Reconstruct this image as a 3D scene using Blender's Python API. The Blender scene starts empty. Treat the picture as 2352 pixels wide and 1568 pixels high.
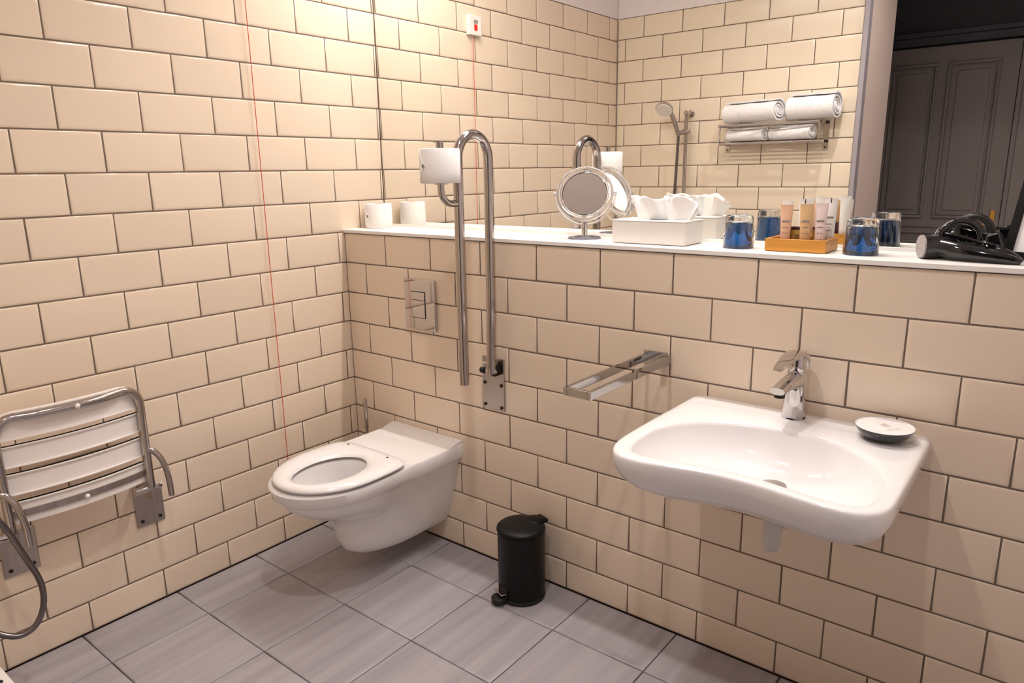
import bpy, math, random
from mathutils import Vector, Matrix
random.seed(7)
C = bpy.context.scene.collection
SC = bpy.context.scene
PI = math.pi

# ------------------------------------------------------------------ camera
cam = bpy.data.objects.new('camera', bpy.data.cameras.new('camera'))
C.objects.link(cam)
cam.data.sensor_width = 36.0
cam.data.lens = 36.0 * 1650.195 / 2352.0
cam.data.clip_start = 0.02
cam.data.clip_end = 60
R = [[0.7837172500652718, 0.6209222925919982, -0.015581351431283183],
     [0.13149646255199854, -0.19038543939217126, -0.9728628191085117],
     [-0.6070386744569403, 0.7604004806874775, -0.2308574380084257]]
M = Matrix(((R[0][0], -R[1][0], -R[2][0], 2.18426),
            (R[0][1], -R[1][1], -R[2][1], -1.73579),
            (R[0][2], -R[1][2], -R[2][2], 1.32480),
            (0, 0, 0, 1)))
cam.matrix_world = M
SC.camera = cam

# ------------------------------------------------------------------ world, exposure
w = bpy.data.worlds.new('world'); SC.world = w; w.use_nodes = True
w.node_tree.nodes['Background'].inputs[0].default_value = (0.75, 0.80, 1.0, 1)
w.node_tree.nodes['Background'].inputs[1].default_value = 0.02
SC.view_settings.view_transform = 'Standard'
SC.view_settings.look = 'None'
SC.view_settings.gamma = 1.0
SC.view_settings.use_curve_mapping = False
SC.view_settings.exposure = 0.0
try:
    SC.cycles.use_denoising = True
    SC.cycles.max_bounces = 12
    SC.cycles.diffuse_bounces = 5
    SC.cycles.glossy_bounces = 8
    SC.cycles.transmission_bounces = 12
    SC.cycles.caustics_reflective = True
    SC.cycles.caustics_refractive = True
    SC.cycles.sample_clamp_indirect = 6
    SC.cycles.blur_glossy = 0.5
except Exception:
    pass

WARM = (1.0, 0.935, 0.91)
def area(name, loc, sx, sy, power, col=WARM, rot=(0, 0, 0), spread=180):
    l = bpy.data.lights.new(name, 'AREA'); l.shape = 'RECTANGLE'; l.size = sx; l.size_y = sy
    l.energy = power; l.color = col; l.spread = math.radians(spread)
    o = bpy.data.objects.new(name, l); C.objects.link(o); o.location = loc; o.rotation_euler = rot
    return o
def spot(name, loc, power, ang=110, blend=0.6, rad=0.045, col=WARM, aim=None):
    l = bpy.data.lights.new(name, 'SPOT'); l.energy = power; l.color = col
    l.spot_size = math.radians(ang); l.spot_blend = blend; l.shadow_soft_size = rad
    o = bpy.data.objects.new(name, l); C.objects.link(o); o.location = loc
    if aim: o.rotation_euler = (Vector(aim) - Vector(loc)).to_track_quat('-Z', 'Y').to_euler()
    return o
# light strip in the slot over the ledge, and the recessed ceiling lamps
area('strip_lamp', (0.935, 0.115, 2.44), 1.52, 0.03, 22, (1.0, 0.93, 0.88))
LAMPS = [(1.30, -0.86, 50, 122), (1.88, -1.45, 28, 146)]
for i, (x, y, p, an) in enumerate(LAMPS):
    spot('ceiling_lamp', (x, y, 2.615), p, an, 1.0, 0.035)

spot('corner_lamp', (0.13, 0.115, 2.44), 6, 62, 0.9, 0.02)

# ------------------------------------------------------------------ materials
MT = {}
def mat(name, col, rough=0.5, metal=0.0, spec=None, trans=0.0, ior=1.45, coat=0.0, emit=None, estr=1.0,
        noise=None, bump=None, var=0.0, sheen=0.0, sss=0.0):
    """noise=(scale xyz, amount) colour mottling; bump=(scale, strength)"""
    m = bpy.data.materials.new(name); m.use_nodes = True
    nt = m.node_tree; b = nt.nodes['Principled BSDF']
    b.inputs['Base Color'].default_value = (*col, 1)
    b.inputs['Roughness'].default_value = rough
    b.inputs['Metallic'].default_value = metal
    b.inputs['IOR'].default_value = ior
    b.inputs['Transmission Weight'].default_value = trans
    b.inputs['Coat Weight'].default_value = coat
    b.inputs['Coat Roughness'].default_value = 0.04
    b.inputs['Sheen Weight'].default_value = sheen
    if sss:
        b.inputs['Subsurface Weight'].default_value = sss
        b.inputs['Subsurface Scale'].default_value = 0.01
    if spec is not None: b.inputs['Specular IOR Level'].default_value = spec
    if emit:
        b.inputs['Emission Color'].default_value = (*emit, 1)
        b.inputs['Emission Strength'].default_value = estr
    tc = nt.nodes.new('ShaderNodeTexCoord')
    last = None
    if noise:
        mp = nt.nodes.new('ShaderNodeMapping'); mp.inputs['Scale'].default_value = noise[0]
        nt.links.new(tc.outputs['Object'], mp.inputs['Vector'])
        if var:   # shift the pattern for each piece
            oi = nt.nodes.new('ShaderNodeObjectInfo'); mu = nt.nodes.new('ShaderNodeMath'); mu.operation = 'MULTIPLY'
            mu.inputs[1].default_value = 37.0
            nt.links.new(oi.outputs['Random'], mu.inputs[0])
            cx = nt.nodes.new('ShaderNodeCombineXYZ')
            for k in range(3): nt.links.new(mu.outputs[0], cx.inputs[k])
            nt.links.new(cx.outputs[0], mp.inputs['Location'])
        n = nt.nodes.new('ShaderNodeTexNoise'); n.inputs['Scale'].default_value = 1.0; n.inputs['Detail'].default_value = 6
        nt.links.new(mp.outputs[0], n.inputs['Vector'])
        r = nt.nodes.new('ShaderNodeMapRange')
        r.inputs['From Min'].default_value = 0.3; r.inputs['From Max'].default_value = 0.7
        r.inputs['To Min'].default_value = 1 - noise[1]; r.inputs['To Max'].default_value = 1 + noise[1]
        nt.links.new(n.outputs['Fac'], r.inputs['Value'])
        last = r.outputs[0]
    if var:
        oi2 = nt.nodes.new('ShaderNodeObjectInfo')
        r2 = nt.nodes.new('ShaderNodeMapRange'); r2.inputs['To Min'].default_value = 1 - var; r2.inputs['To Max'].default_value = 1 + var
        nt.links.new(oi2.outputs['Random'], r2.inputs['Value'])
        if last:
            mm = nt.nodes.new('ShaderNodeMath'); mm.operation = 'MULTIPLY'
            nt.links.new(last, mm.inputs[0]); nt.links.new(r2.outputs[0], mm.inputs[1]); last = mm.outputs[0]
        else: last = r2.outputs[0]
    if last:
        vm = nt.nodes.new('ShaderNodeVectorMath'); vm.operation = 'SCALE'
        vm.inputs[0].default_value = col
        nt.links.new(last, vm.inputs['Scale'])
        nt.links.new(vm.outputs[0], b.inputs['Base Color'])
    if bump:
        n2 = nt.nodes.new('ShaderNodeTexNoise'); n2.inputs['Scale'].default_value = bump[0]; n2.inputs['Detail'].default_value = 4
        nt.links.new(tc.outputs['Object'], n2.inputs['Vector'])
        bp = nt.nodes.new('ShaderNodeBump'); bp.inputs['Strength'].default_value = bump[1]; bp.inputs['Distance'].default_value = 0.002
        nt.links.new(n2.outputs['Fac'], bp.inputs['Height']); nt.links.new(bp.outputs[0], b.inputs['Normal'])
    MT[name] = m
    return m

mat('tile_glaze', (0.80, 0.67, 0.53), 0.13, spec=0.5, noise=((2, 2, 2), 0.02), var=0.025, bump=(9, 0.12))
mat('tile_glaze_far', (0.82, 0.71, 0.565), 0.2, noise=((2, 2, 2), 0.02), var=0.02)
mat('grout', (0.17, 0.125, 0.095), 0.9, bump=(300, 0.2))
mat('floor_tile', (0.36, 0.335, 0.355), 0.38, noise=((26, 1.6, 4), 0.13), var=0.04, bump=(60, 0.05))
mat('floor_grout', (0.06, 0.045, 0.04), 0.9)
mat('ceramic', (0.86, 0.84, 0.84), 0.07, coat=0.4)
mat('seat_plastic', (0.88, 0.86, 0.86), 0.14, coat=0.2)
mat('white_plastic', (0.84, 0.80, 0.76), 0.3)
mat('ledge_white', (0.88, 0.86, 0.82), 0.4, noise=((6, 6, 6), 0.02))
mat('chrome', (0.60, 0.58, 0.58), 0.05, 1.0)
mat('chrome_dark', (0.40, 0.385, 0.385), 0.05, 1.0)
mat('bright_steel', (0.46, 0.42, 0.40), 0.13, 1.0)
mat('brushed_steel', (0.42, 0.38, 0.35), 0.34, 1.0, noise=((3, 60, 3), 0.12))
mat('mirror_glass', (0.93, 0.93, 0.90), 0.0, 1.0)
mat('dark_metal', (0.05, 0.045, 0.045), 0.3, 1.0)
mat('black_matt', (0.0035, 0.0035, 0.004), 0.42, spec=0.25)
mat('black_gloss', (0.006, 0.006, 0.008), 0.10, coat=0.5)
mat('rubber', (0.012, 0.012, 0.013), 0.55)
mat('wall_paint', (0.84, 0.79, 0.80), 0.7, noise=((5, 5, 5), 0.02))
mat('ceiling_paint', (0.86, 0.80, 0.79), 0.8, noise=((5, 5, 5), 0.02))
mat('beige_paint', (0.84, 0.70, 0.62), 0.7, noise=((5, 5, 5), 0.02))
mat('lavender_paint', (0.36, 0.33, 0.36), 0.6, noise=((5, 5, 5), 0.02))
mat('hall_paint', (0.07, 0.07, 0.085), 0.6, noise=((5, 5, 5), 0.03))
mat('door_paint', (0.26, 0.23, 0.225), 0.42, noise=((9, 9, 1.5), 0.04))
mat('hall_floor', (0.10, 0.07, 0.05), 0.5, noise=((2, 20, 2), 0.2))
mat('brass', (0.62, 0.38, 0.10), 0.18, 1.0)
mat('towel', (0.86, 0.84, 0.85), 0.95, sheen=0.4, noise=((60, 60, 60), 0.05), bump=(260, 0.9))
mat('tissue', (0.93, 0.92, 0.91), 0.85, sheen=0.2, bump=(30, 0.15), sss=0.2)
mat('paper', (0.86, 0.83, 0.81), 0.85, bump=(120, 0.35))
mat('bamboo', (0.60, 0.27, 0.045), 0.42, noise=((4, 60, 90), 0.16))
mat('blue_glass', (0.15, 0.36, 0.66), 0.02, trans=1.0, ior=1.45)
mat('clear_glass', (0.97, 0.98, 0.99), 0.01, trans=1.0, ior=1.45)
mat('acrylic', (0.96, 0.95, 0.97), 0.03, trans=0.9, ior=1.4)
mat('acrylic_blue', (0.72, 0.74, 0.93), 0.06, trans=0.7, ior=1.4)
mat('red_cord', (0.60, 0.07, 0.025), 0.5)
mat('red_plastic', (0.75, 0.02, 0.02), 0.4)
mat('peach_tube', (0.80, 0.50, 0.33), 0.35)
mat('gold_tube', (0.70, 0.46, 0.24), 0.3)
mat('pink_tube', (0.85, 0.70, 0.66), 0.35)
mat('white_tube', (0.88, 0.86, 0.84), 0.3)
mat('gold_foil', (0.55, 0.40, 0.12), 0.4, 0.3)
mat('maroon_card', (0.06, 0.012, 0.016), 0.45)
mat('ink', (0.05, 0.035, 0.04), 0.6)
mat('ink_grey', (0.30, 0.26, 0.26), 0.6)
mat('silver_mesh', (0.52, 0.47, 0.46), 0.45, 0.6, noise=((400, 400, 400), 0.35), bump=(900, 1.0))
mat('cushion_white', (0.88, 0.83, 0.80), 0.35)
mat('lamp_glow', (1, 1, 1), 0.5, emit=(1.0, 0.84, 0.68), estr=14)
mat('lamp_glow_soft', (1, 1, 1), 0.5, emit=(1.0, 0.84, 0.68), estr=9)
mat('water_dark', (0.30, 0.27, 0.26), 0.02)
mat('dark_hole', (0.015, 0.014, 0.014), 0.8)
mat('pipe_plastic', (0.62, 0.60, 0.57), 0.4)
mat('hose_metal', (0.20, 0.18, 0.18), 0.25, 1.0)

# ------------------------------------------------------------------ mesh helpers
ORG = {}
class MB:
    def __init__(s): s.v = []; s.f = []
    def add(s, vs, fs):
        n = len(s.v); s.v += [tuple(v) for v in vs]; s.f += [tuple(i + n for i in f) for f in fs]; return s
    def box(s, x0, x1, y0, y1, z0, z1):
        v = [(x0, y0, z0), (x1, y0, z0), (x1, y1, z0), (x0, y1, z0), (x0, y0, z1), (x1, y0, z1), (x1, y1, z1), (x0, y1, z1)]
        return s.add(v, [(0, 3, 2, 1), (4, 5, 6, 7), (0, 1, 5, 4), (1, 2, 6, 5), (2, 3, 7, 6), (3, 0, 4, 7)])
    def obox(s, c, ax, ay, az, hx, hy, hz):
        c, ax, ay, az = Vector(c), Vector(ax).normalized() * hx, Vector(ay).normalized() * hy, Vector(az).normalized() * hz
        v = [c - ax - ay - az, c + ax - ay - az, c + ax + ay - az, c - ax + ay - az, c - ax - ay + az, c + ax - ay + az, c + ax + ay + az, c - ax + ay + az]
        return s.add(v, [(0, 3, 2, 1), (4, 5, 6, 7), (0, 1, 5, 4), (1, 2, 6, 5), (2, 3, 7, 6), (3, 0, 4, 7)])
    def loft(s, rings, cap0=True, cap1=True, close=False):
        n = len(rings[0]); vs = [p for r in rings for p in r]; fs = []
        k = len(rings)
        for a in range(k if close else k - 1):
            b = (a + 1) % k
            for i in range(n):
                j = (i + 1) % n
                fs.append((a * n + i, a * n + j, b * n + j, b * n + i))
        if not close:
            if cap0: fs.append(tuple(range(n - 1, -1, -1)))
            if cap1: fs.append(tuple((k - 1) * n + i for i in range(n)))
        return s.add(vs, fs)
    def tube(s, pts, r, n=12, caps=True):
        pts = [Vector(p) for p in pts]; rings = []
        rr = r if isinstance(r, (list, tuple)) else [r] * len(pts)
        t0 = (pts[1] - pts[0]).normalized()
        up = Vector((0, 0, 1)) if abs(t0.z) < 0.9 else Vector((1, 0, 0))
        nrm = t0.cross(up).normalized()
        for i, p in enumerate(pts):
            if i == 0: t = t0
            elif i == len(pts) - 1: t = (pts[i] - pts[i - 1]).normalized()
            else: t = ((pts[i + 1] - p).normalized() + (p - pts[i - 1]).normalized()).normalized()
            nrm = (nrm - t * nrm.dot(t)).normalized(); bn = t.cross(nrm)
            rings.append([p + (nrm * math.cos(2 * PI * k / n) + bn * math.sin(2 * PI * k / n)) * rr[i] for k in range(n)])
        return s.loft(rings, caps, caps)
    def lathe(s, prof, c=(0, 0, 0), n=32, axis='z', close=False):
        """prof: list of (r, h)"""
        c = Vector(c)
        if axis == 'z': e = (Vector((1, 0, 0)), Vector((0, 1, 0)), Vector((0, 0, 1)))
        elif axis == 'y': e = (Vector((1, 0, 0)), Vector((0, 0, -1)), Vector((0, 1, 0)))
        elif axis == 'x': e = (Vector((0, 1, 0)), Vector((0, 0, 1)), Vector((1, 0, 0)))
        else:
            d = Vector(axis).normalized(); a = d.cross(Vector((0, 0, 1))) if abs(d.z) < .9 else d.cross(Vector((1, 0, 0)))
            a.normalize(); e = (a, d.cross(a), d)
        rings = [[c + e[0] * (r * math.cos(2 * PI * k / n)) + e[1] * (r * math.sin(2 * PI * k / n)) + e[2] * h for k in range(n)] for r, h in prof]
        return s.loft(rings, not close, not close, close)

def mk(name, mb, m, parent=None, smooth=False, angle=40, org=None, bevel=0.0, seg=2, sub=0):
    """one mesh object; world coordinates in, stored relative to its thing's origin"""
    me = bpy.data.meshes.new(name)
    o0 = Vector(ORG.get(parent.name, (0, 0, 0))) if parent else Vector(org or (0, 0, 0))
    me.from_pydata([tuple(Vector(v) - o0) for v in mb.v], [], mb.f)
    me.validate(); me.update()
    import bmesh as _b
    bm = _b.new(); bm.from_mesh(me); _b.ops.recalc_face_normals(bm, faces=bm.faces); bm.to_mesh(me); bm.free()
    me.materials.append(MT[m])
    o = bpy.data.objects.new(name, me); C.objects.link(o)
    ORG[o.name] = tuple(o0)
    if parent: o.parent = parent
    else: o.location = o0
    if smooth:
        for p in me.polygons: p.use_smooth = True
        if angle < 180:
            try: me.set_sharp_from_angle(angle=math.radians(angle))
            except Exception: pass
    if bevel:
        b = o.modifiers.new('bevel', 'BEVEL'); b.width = bevel; b.segments = seg; b.limit_method = 'ANGLE'; b.angle_limit = math.radians(40)
        for p in me.polygons: p.use_smooth = True
        try: me.set_sharp_from_angle(angle=math.radians(35))
        except Exception: pass
        b.harden_normals = False
    if sub:
        b = o.modifiers.new('sub', 'SUBSURF'); b.levels = sub; b.render_levels = sub
    return o
def thing(name, label, cat, loc, group=None):
    o = bpy.data.objects.new(name, None); C.objects.link(o); o.location = loc; o.empty_display_size = 0.05
    o['label'] = label; o['category'] = cat
    if group: o['group'] = group
    ORG[o.name] = tuple(loc)
    return o
def tag(o, label, cat, group=None):
    o['label'] = label; o['category'] = cat
    if group: o['group'] = group
    return o
def struct(name, mb, m, **k):
    o = mk(name, mb, m, **k); o['kind'] = 'structure'; return o
def copy_tree(src, loc, rotz=0.0, label=None):
    r = src.copy(); C.objects.link(r); r.location = loc; r.rotation_euler = (0, 0, rotz)
    if label: r['label'] = label
    for ch in list(src.children):
        c = ch.copy(); C.objects.link(c); c.parent = r
        for g in ch.children:
            d = g.copy(); C.objects.link(d); d.parent = c
    return r
def chaikin(p, it=2, closed=True):
    for _ in range(it):
        q = []
        n = len(p)
        for i in range(n if closed else n - 1):
            a, b = p[i], p[(i + 1) % n]
            q.append(tuple(a[k] * .75 + b[k] * .25 for k in range(len(a)))); q.append(tuple(a[k] * .25 + b[k] * .75 for k in range(len(a))))
        if not closed: q = [p[0]] + q + [p[-1]]
        p = q
    return p
def polar(poly, c, n):
    out = []
    for k in range(n):
        a = 2 * PI * (k + 0.5) / n; dx, dy = math.cos(a), math.sin(a); best = 0
        for i in range(len(poly)):
            x1, y1 = poly[i][0] - c[0], poly[i][1] - c[1]; x2, y2 = poly[(i + 1) % len(poly)][0] - c[0], poly[(i + 1) % len(poly)][1] - c[1]
            ex, ey = x2 - x1, y2 - y1; den = dx * ey - dy * ex
            if abs(den) < 1e-12: continue
            t = (x1 * ey - y1 * ex) / den; u = (x1 * dy - y1 * dx) / den
            if -1e-6 <= u <= 1 + 1e-6 and t > best: best = t
        out.append((c[0] + dx * best, c[1] + dy * best))
    return out
def arc(c, r, a0, a1, n, plane='yz', x=0.0):
    o = []
    for k in range(n + 1):
        a = a0 + (a1 - a0) * k / n
        if plane == 'yz': o.append((x, c[0] + r * math.cos(a), c[1] + r * math.sin(a)))
        elif plane == 'xy': o.append((c[0] + r * math.cos(a), c[1] + r * math.sin(a), x))
        else: o.append((c[0] + r * math.cos(a), x, c[1] + r * math.sin(a)))
    return o

# ------------------------------------------------------------------ room shell
LEDGE = 1.122; DM = 0.2072; YF = -1.570; XR = 2.62; CEIL = 2.65; YH = -3.0; XV = 1.291
TW, TH = 0.2242, 0.1129            # tile pitch
GW = 0.0032                        # joint width
Z0 = 1.1116                        # course line at the ledge
TT = 0.007                         # tile thickness

wl = struct('wall_left', MB().box(-0.12, -TT, YF - 0.02, DM + 0.10, -0.0, CEIL), 'wall_paint')
gl = mk('grout', MB().box(-0.02, -0.0022, YF, DM, 0.0, 2.128), 'grout', wl)
wb = struct('wall_back', MB().box(-0.02, XR, TT, DM + 0.002, 0.0, LEDGE - 0.016), 'wall_paint')
gb = mk('grout', MB().box(-0.0, XR, 0.0022, 0.03, 0.0, LEDGE - 0.017), 'grout', wb)
struct('wall_upper', MB().box(-0.02, XR + 0.1, DM + 0.006, DM + 0.12, LEDGE - 0.1, CEIL), 'wall_paint')
wf = struct('wall_front', MB().box(-0.12, XV - 0.004, YF - 0.55, YF - TT, 0.0, CEIL), 'beige_paint')
gf = mk('grout', MB().box(0.0, XV - 0.018, YF - 0.02, YF - 0.0022, 0.0, 2.128), 'grout', wf)
mk('upper_plaster', MB().box(-0.0, XV - 0.018, YF - 0.02, YF - 0.003, 2.130, CEIL), 'wall_paint', wf)
struct('wall_right', MB().box(XR, XR + 0.1, YH - 0.1, DM + 0.1, 0.0, CEIL), 'wall_paint')
struct('trim_3', MB().box(XV - 0.017, XV + 0.004, YF - 0.05, YF + 0.006, 0.0, CEIL), 'lavender_paint', bevel=0.002)
mk('left_plaster', MB().box(-0.02, -0.003, YF, DM, 2.130, CEIL), 'wall_paint', wl)
fl = struct('floor', MB().box(-0.12, XR + 0.1, -2.12, DM + 0.1, -0.06, -TT), 'floor_grout')
struct('ceiling', MB().box(-0.12, XR + 0.1, YH - 0.1, DM + 0.12, CEIL, CEIL + 0.08), 'ceiling_paint')
# hall beyond the opening
struct('wall_hall', MB().box(0.2, XR + 0.1, YH - 0.16, YH - 0.05, 0.0, CEIL), 'hall_paint')
struct('wall_hall_side', MB().box(0.15, 0.25, YH - 0.1, -2.07, 0.0, CEIL), 'hall_paint')
struct('floor_hall', MB().box(0.2, XR + 0.1, YH - 0.1, -2.12, -0.06, 0.0), 'hall_floor')
struct('trim_4', MB().box(XV - 0.004, XR, -2.12, -2.02, 2.22, CEIL), 'hall_paint')
# ledge slab and the sealing profile under the mirror
struct('trim_1', MB().box(-0.001, XR, -0.006, DM + 0.003, LEDGE - 0.012, LEDGE), 'ledge_white', bevel=0.0015)
struct('trim_2', MB().box(0.001, XR, DM - 0.006, DM + 0.003, LEDGE, LEDGE + 0.009), 'ledge_white', bevel=0.001)

mir = mk('wall_mirror', MB().box(0.0026, XR - 0.05, DM, DM + 0.005, LEDGE + 0.0095, 2.40), 'mirror_glass', org=(1.2, DM, LEDGE + 0.01))
tag(mir, 'large frameless wall mirror standing above the white ledge', 'mirror')
mk('edge_seal', MB().box(0.0002, 0.0025, DM - 0.0012, DM + 0.003, LEDGE + 0.0095, 2.40), 'grout', mir)

# ------------------------------------------------------------------ tiles
TILE = {}
def tile_mesh(wd, ht, m, th=TT):
    key = (round(wd, 4), round(ht, 4), m)
    if key in TILE: return TILE[key]
    a, b = wd / 2, ht / 2
    def ring(i, z): i = min(i, a * .9, b * .9); return [(-a + i, -b + i, z), (a - i, -b + i, z), (a - i, b - i, z), (-a + i, b - i, z)]
    rs = [ring(0, -th), ring(0, -0.0026), ring(0.0015, -0.0012), ring(0.006, -0.0003), ring(0.011, 0.0)]
    vs = [p for r in rs for p in r]; fs = []
    for k in range(4):
        for i in range(4):
            j = (i + 1) % 4; fs.append((k * 4 + i, k * 4 + j, k * 4 + 4 + j, k * 4 + 4 + i))
    fs.append((16, 17, 18, 19))
    me = bpy.data.meshes.new('tile'); me.from_pydata(vs, [], fs); me.update()
    for p in me.polygons: p.use_smooth = True
    me.set_sharp_from_angle(angle=math.radians(60))
    me.materials.append(MT[m]); TILE[key] = me
    return me
rnd = random.Random(3)
def lay(wall, frame, u0, u1, v0, v1, off_even, off_odd, m, skip=None, TW=TW, TH=TH, Z0=Z0):
    """frame(u, v) -> matrix; running bond courses measured from the ledge line"""
    j = -10
    while True:
        ztop = Z0 - j * TH; zbot = ztop - TH; j += 1
        if ztop <= v0 + 0.004: break
        if zbot >= v1 - 0.004: continue
        top, bot = min(ztop, v1), max(zbot, v0)
        off = off_even if (j - 1) % 2 == 0 else off_odd
        u = off - 12 * TW
        while u < u1:
            a, b = max(u, u0), min(u + TW, u1)
            u += TW
            if b - a < 0.007: continue
            wd, ht = b - a - GW, top - bot - GW
            full = abs(b - a - TW) < 1e-4
            me = tile_mesh(wd, ht, m)
            o = bpy.data.objects.new('tile', me); C.objects.link(o); o.parent = wall
            mt = frame((a + b) / 2, (top + bot) / 2)
            tilt = Matrix.Rotation(rnd.gauss(0, 0.0022), 4, 'X') @ Matrix.Rotation(rnd.gauss(0, 0.0022), 4, 'Y')
            o.matrix_local = mt @ tilt
def basis(o, ex, ey, ez):
    return Matrix(((ex[0], ey[0], ez[0], o[0]), (ex[1], ey[1], ez[1], o[1]), (ex[2], ey[2], ez[2], o[2]), (0, 0, 0, 1)))
# back half wall: u = x ; left wall: u = y ; far wall: u = x (normal +y)
lay(wb, lambda u, v: basis((u, 0, v), (1, 0, 0), (0, 0, 1), (0, -1, 0)), 0.001, XR, 0.0, LEDGE - 0.0135, 0.2231, 0.1102, 'tile_glaze')
lay(wl, lambda u, v: basis((0, u, v), (0, 1, 0), (0, 0, 1), (1, 0, 0)), YF, DM + 0.0014, 0.0, 2.128, -0.0259, -0.1414, 'tile_glaze')
lay(wf, lambda u, v: basis((u, YF, v), (-1, 0, 0), (0, 0, 1), (0, 1, 0)), 0.001, XV - 0.018, 0.0, 2.128, 0.5024, 0.6144, 'tile_glaze_far', None, TW * 1.0106, TH * 1.006, 1.1116)
# floor
for ix in range(-1, 9):
    for iy in range(-1, 8):
        x0, x1 = 0.197 + 0.3 * ix - 0.0, 0.497 + 0.3 * ix
        y1, y0 = -0.203 - 0.289 * iy, -0.492 - 0.289 * iy
        x0, x1 = max(x0, 0.0), min(x1, XR); y0, y1 = max(y0, -2.12), min(y1, 0.0)
        if x1 - x0 < .01 or y1 - y0 < .01: continue
        if x1 <= XV and y1 <= YF: continue
        me = tile_mesh(x1 - x0 - 0.0032, y1 - y0 - 0.0032, 'floor_tile')
        o = bpy.data.objects.new('tile', me); C.objects.link(o); o.parent = fl
        o.matrix_local = basis(((x0 + x1) / 2, (y0 + y1) / 2, 0.0), (1, 0, 0), (0, 1, 0), (0, 0, 1)) @ Matrix.Rotation(rnd.gauss(0, .001), 4, 'X')

# ------------------------------------------------------------------ lamps (fixtures)
ls = thing('light_strip', 'slim warm light strip in the slot above the wall mirror', 'lamp', (0.86, 0.14, 2.46))
mk('housing', MB().box(0.02, 1.72, 0.085, DM, 2.457, 2.50), 'white_plastic', ls, bevel=0.002)
mk('diffuser', MB().box(0.17, 1.70, 0.098, 0.132, 2.448, 2.457), 'lamp_glow_soft', ls)
cl = thing('corner_spotlight', 'small round spotlight over the ledge close to the left wall', 'lamp', (0.13, 0.115, 2.447))
mk('ring', MB().lathe([(0.022, -0.006), (0.022, 0.0), (0.016, 0.0), (0.017, -0.006)], (0.13, 0.115, 2.452), 28, close=True), 'chrome', cl, smooth=True)
mk('lens', MB().lathe([(0.016, 0.0), (0.016, 0.0025)], (0.13, 0.115, 2.447), 24), 'lamp_glow', cl)
for i, (x, y, p, an) in enumerate(LAMPS):
    d = thing('ceiling_downlight', ['recessed round downlight in the middle of the bathroom ceiling', 'recessed round downlight in the ceiling before the doorway'][i], 'lamp', (x, y, CEIL), 'recessed ceiling lamps')
    mk('rim', MB().lathe([(0.058, -0.006), (0.058, 0.0), (0.044, 0.0), (0.046, -0.006)], (x, y, CEIL), 32, close=True), 'chrome', d, smooth=True)
    mk('lens', MB().lathe([(0.044, -0.003), (0.044, -0.0005)], (x, y, CEIL), 32), 'lamp_glow', d)

# ------------------------------------------------------------------ toilet
T = thing('toilet', 'white wall-hung ceramic toilet with open seat ring beside the left wall', 'toilet', (0.40, 0.0, 0.05))
CX = 0.402
def plan(z, tip, wf_, wr, wfl, n=40):
    """half outline y from 0 to -tip; returns closed list"""
    pts = []
    rr = min(0.235, tip * 0.6)
    for i in range(n + 1):
        t = i / n
        y = tip * math.sin(t * PI / 2)
        front = wf_
        k = min(1, max(0, (y - 0.22) / 0.16)); k = k * k * (3 - 2 * k)
        wv = wr * (1 - k) + front * k
        k2 = max(0, 1 - y / 0.10); wv += (wfl - wr) * min(1, k2 * 1.4)
        if y > tip - rr:
            q = (y - (tip - rr)) / rr; wv *= math.sqrt(max(0, 1 - q ** 2.15))
        pts.append((wv, -y))
    xc = CX - 0.008 + 0.010 * 0
    right = [(xc + p[0] + 0.0, p[1]) for p in pts]
    left = [(xc - p[0], p[1]) for p in pts[-2::-1]] if pts[-1][0] < 1e-4 else [(xc - p[0], p[1]) for p in pts[::-1]]
    return right + left
lev = [(0.400, 0.624, .179, .174, .174), (0.394, 0.629, .183, .178, .178), (0.362, 0.622, .179, .176, .176), (0.350, 0.604, .169, .172, .173), (0.344, 0.600, .165, .150, .160),
       (0.325, 0.590, .162, .140, .153), (0.300, 0.560, .150, .133, .146), (0.275, 0.520, .136, .127, .140), (0.250, 0.468, .122, .121, .134),
       (0.232, 0.436, .114, .117, .130), (0.200, 0.424, .108, .112, .124), (0.155, 0.418, .102, .106, .110), (0.115, 0.400, .094, .098, .096),
       (0.090, 0.368, .083, .088, .086), (0.074, 0.320, .064, .070, .074), (0.066, 0.250, .040, .045, .055)]
NT = 96
cen = (CX - 0.008, -0.33)
hole = [(CX + 0.010 + 0.094 * math.cos(2 * PI * k / 64), -0.445 + 0.128 * math.sin(2 * PI * k / 64)) for k in range(64)]
def ringz(poly, c, z): return [(x, y, z) for x, y in polar(poly, c, NT)]
hc = (CX + 0.010, -0.445)
rings = []
for sc, z, yo in [(0.02, .240, .10), (0.30, .243, .10), (0.50, .256, .085), (0.72, .290, .055), (0.88, .338, .022), (0.95, .372, .006), (0.985, .392, 0), (1.0, .3985, 0)]:
    rings.append([(hc[0] + (x - hc[0]) * sc, hc[1] + yo + (y - hc[1]) * sc, z) for x, y in polar(hole, hc, NT)])
def ring_out(l):
    z, tip, a, b, c_ = l
    cz = hc if tip > 0.5 else (hc[0], -tip * 0.55)
    return [(x, y, z - 0.0) for x, y in polar(plan(z, tip, a, b, c_), cz, NT)]
rings.append([(x, y, .400) for x, y in polar([(hc[0] + (p[0] - hc[0]) * 1.05, hc[1] + (p[1] - hc[1]) * 1.05) for p in hole], hc, NT)])
# levels: outline points by arc parameter so that they correspond from level to level
def ring_arc(l):
    z, tip, a, b, c_ = l
    pl = plan(z, tip, a, b, c_, 40); m = len(pl); out = []
    return [(p[0], p[1], z) for p in pl]
body = MB()
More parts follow.
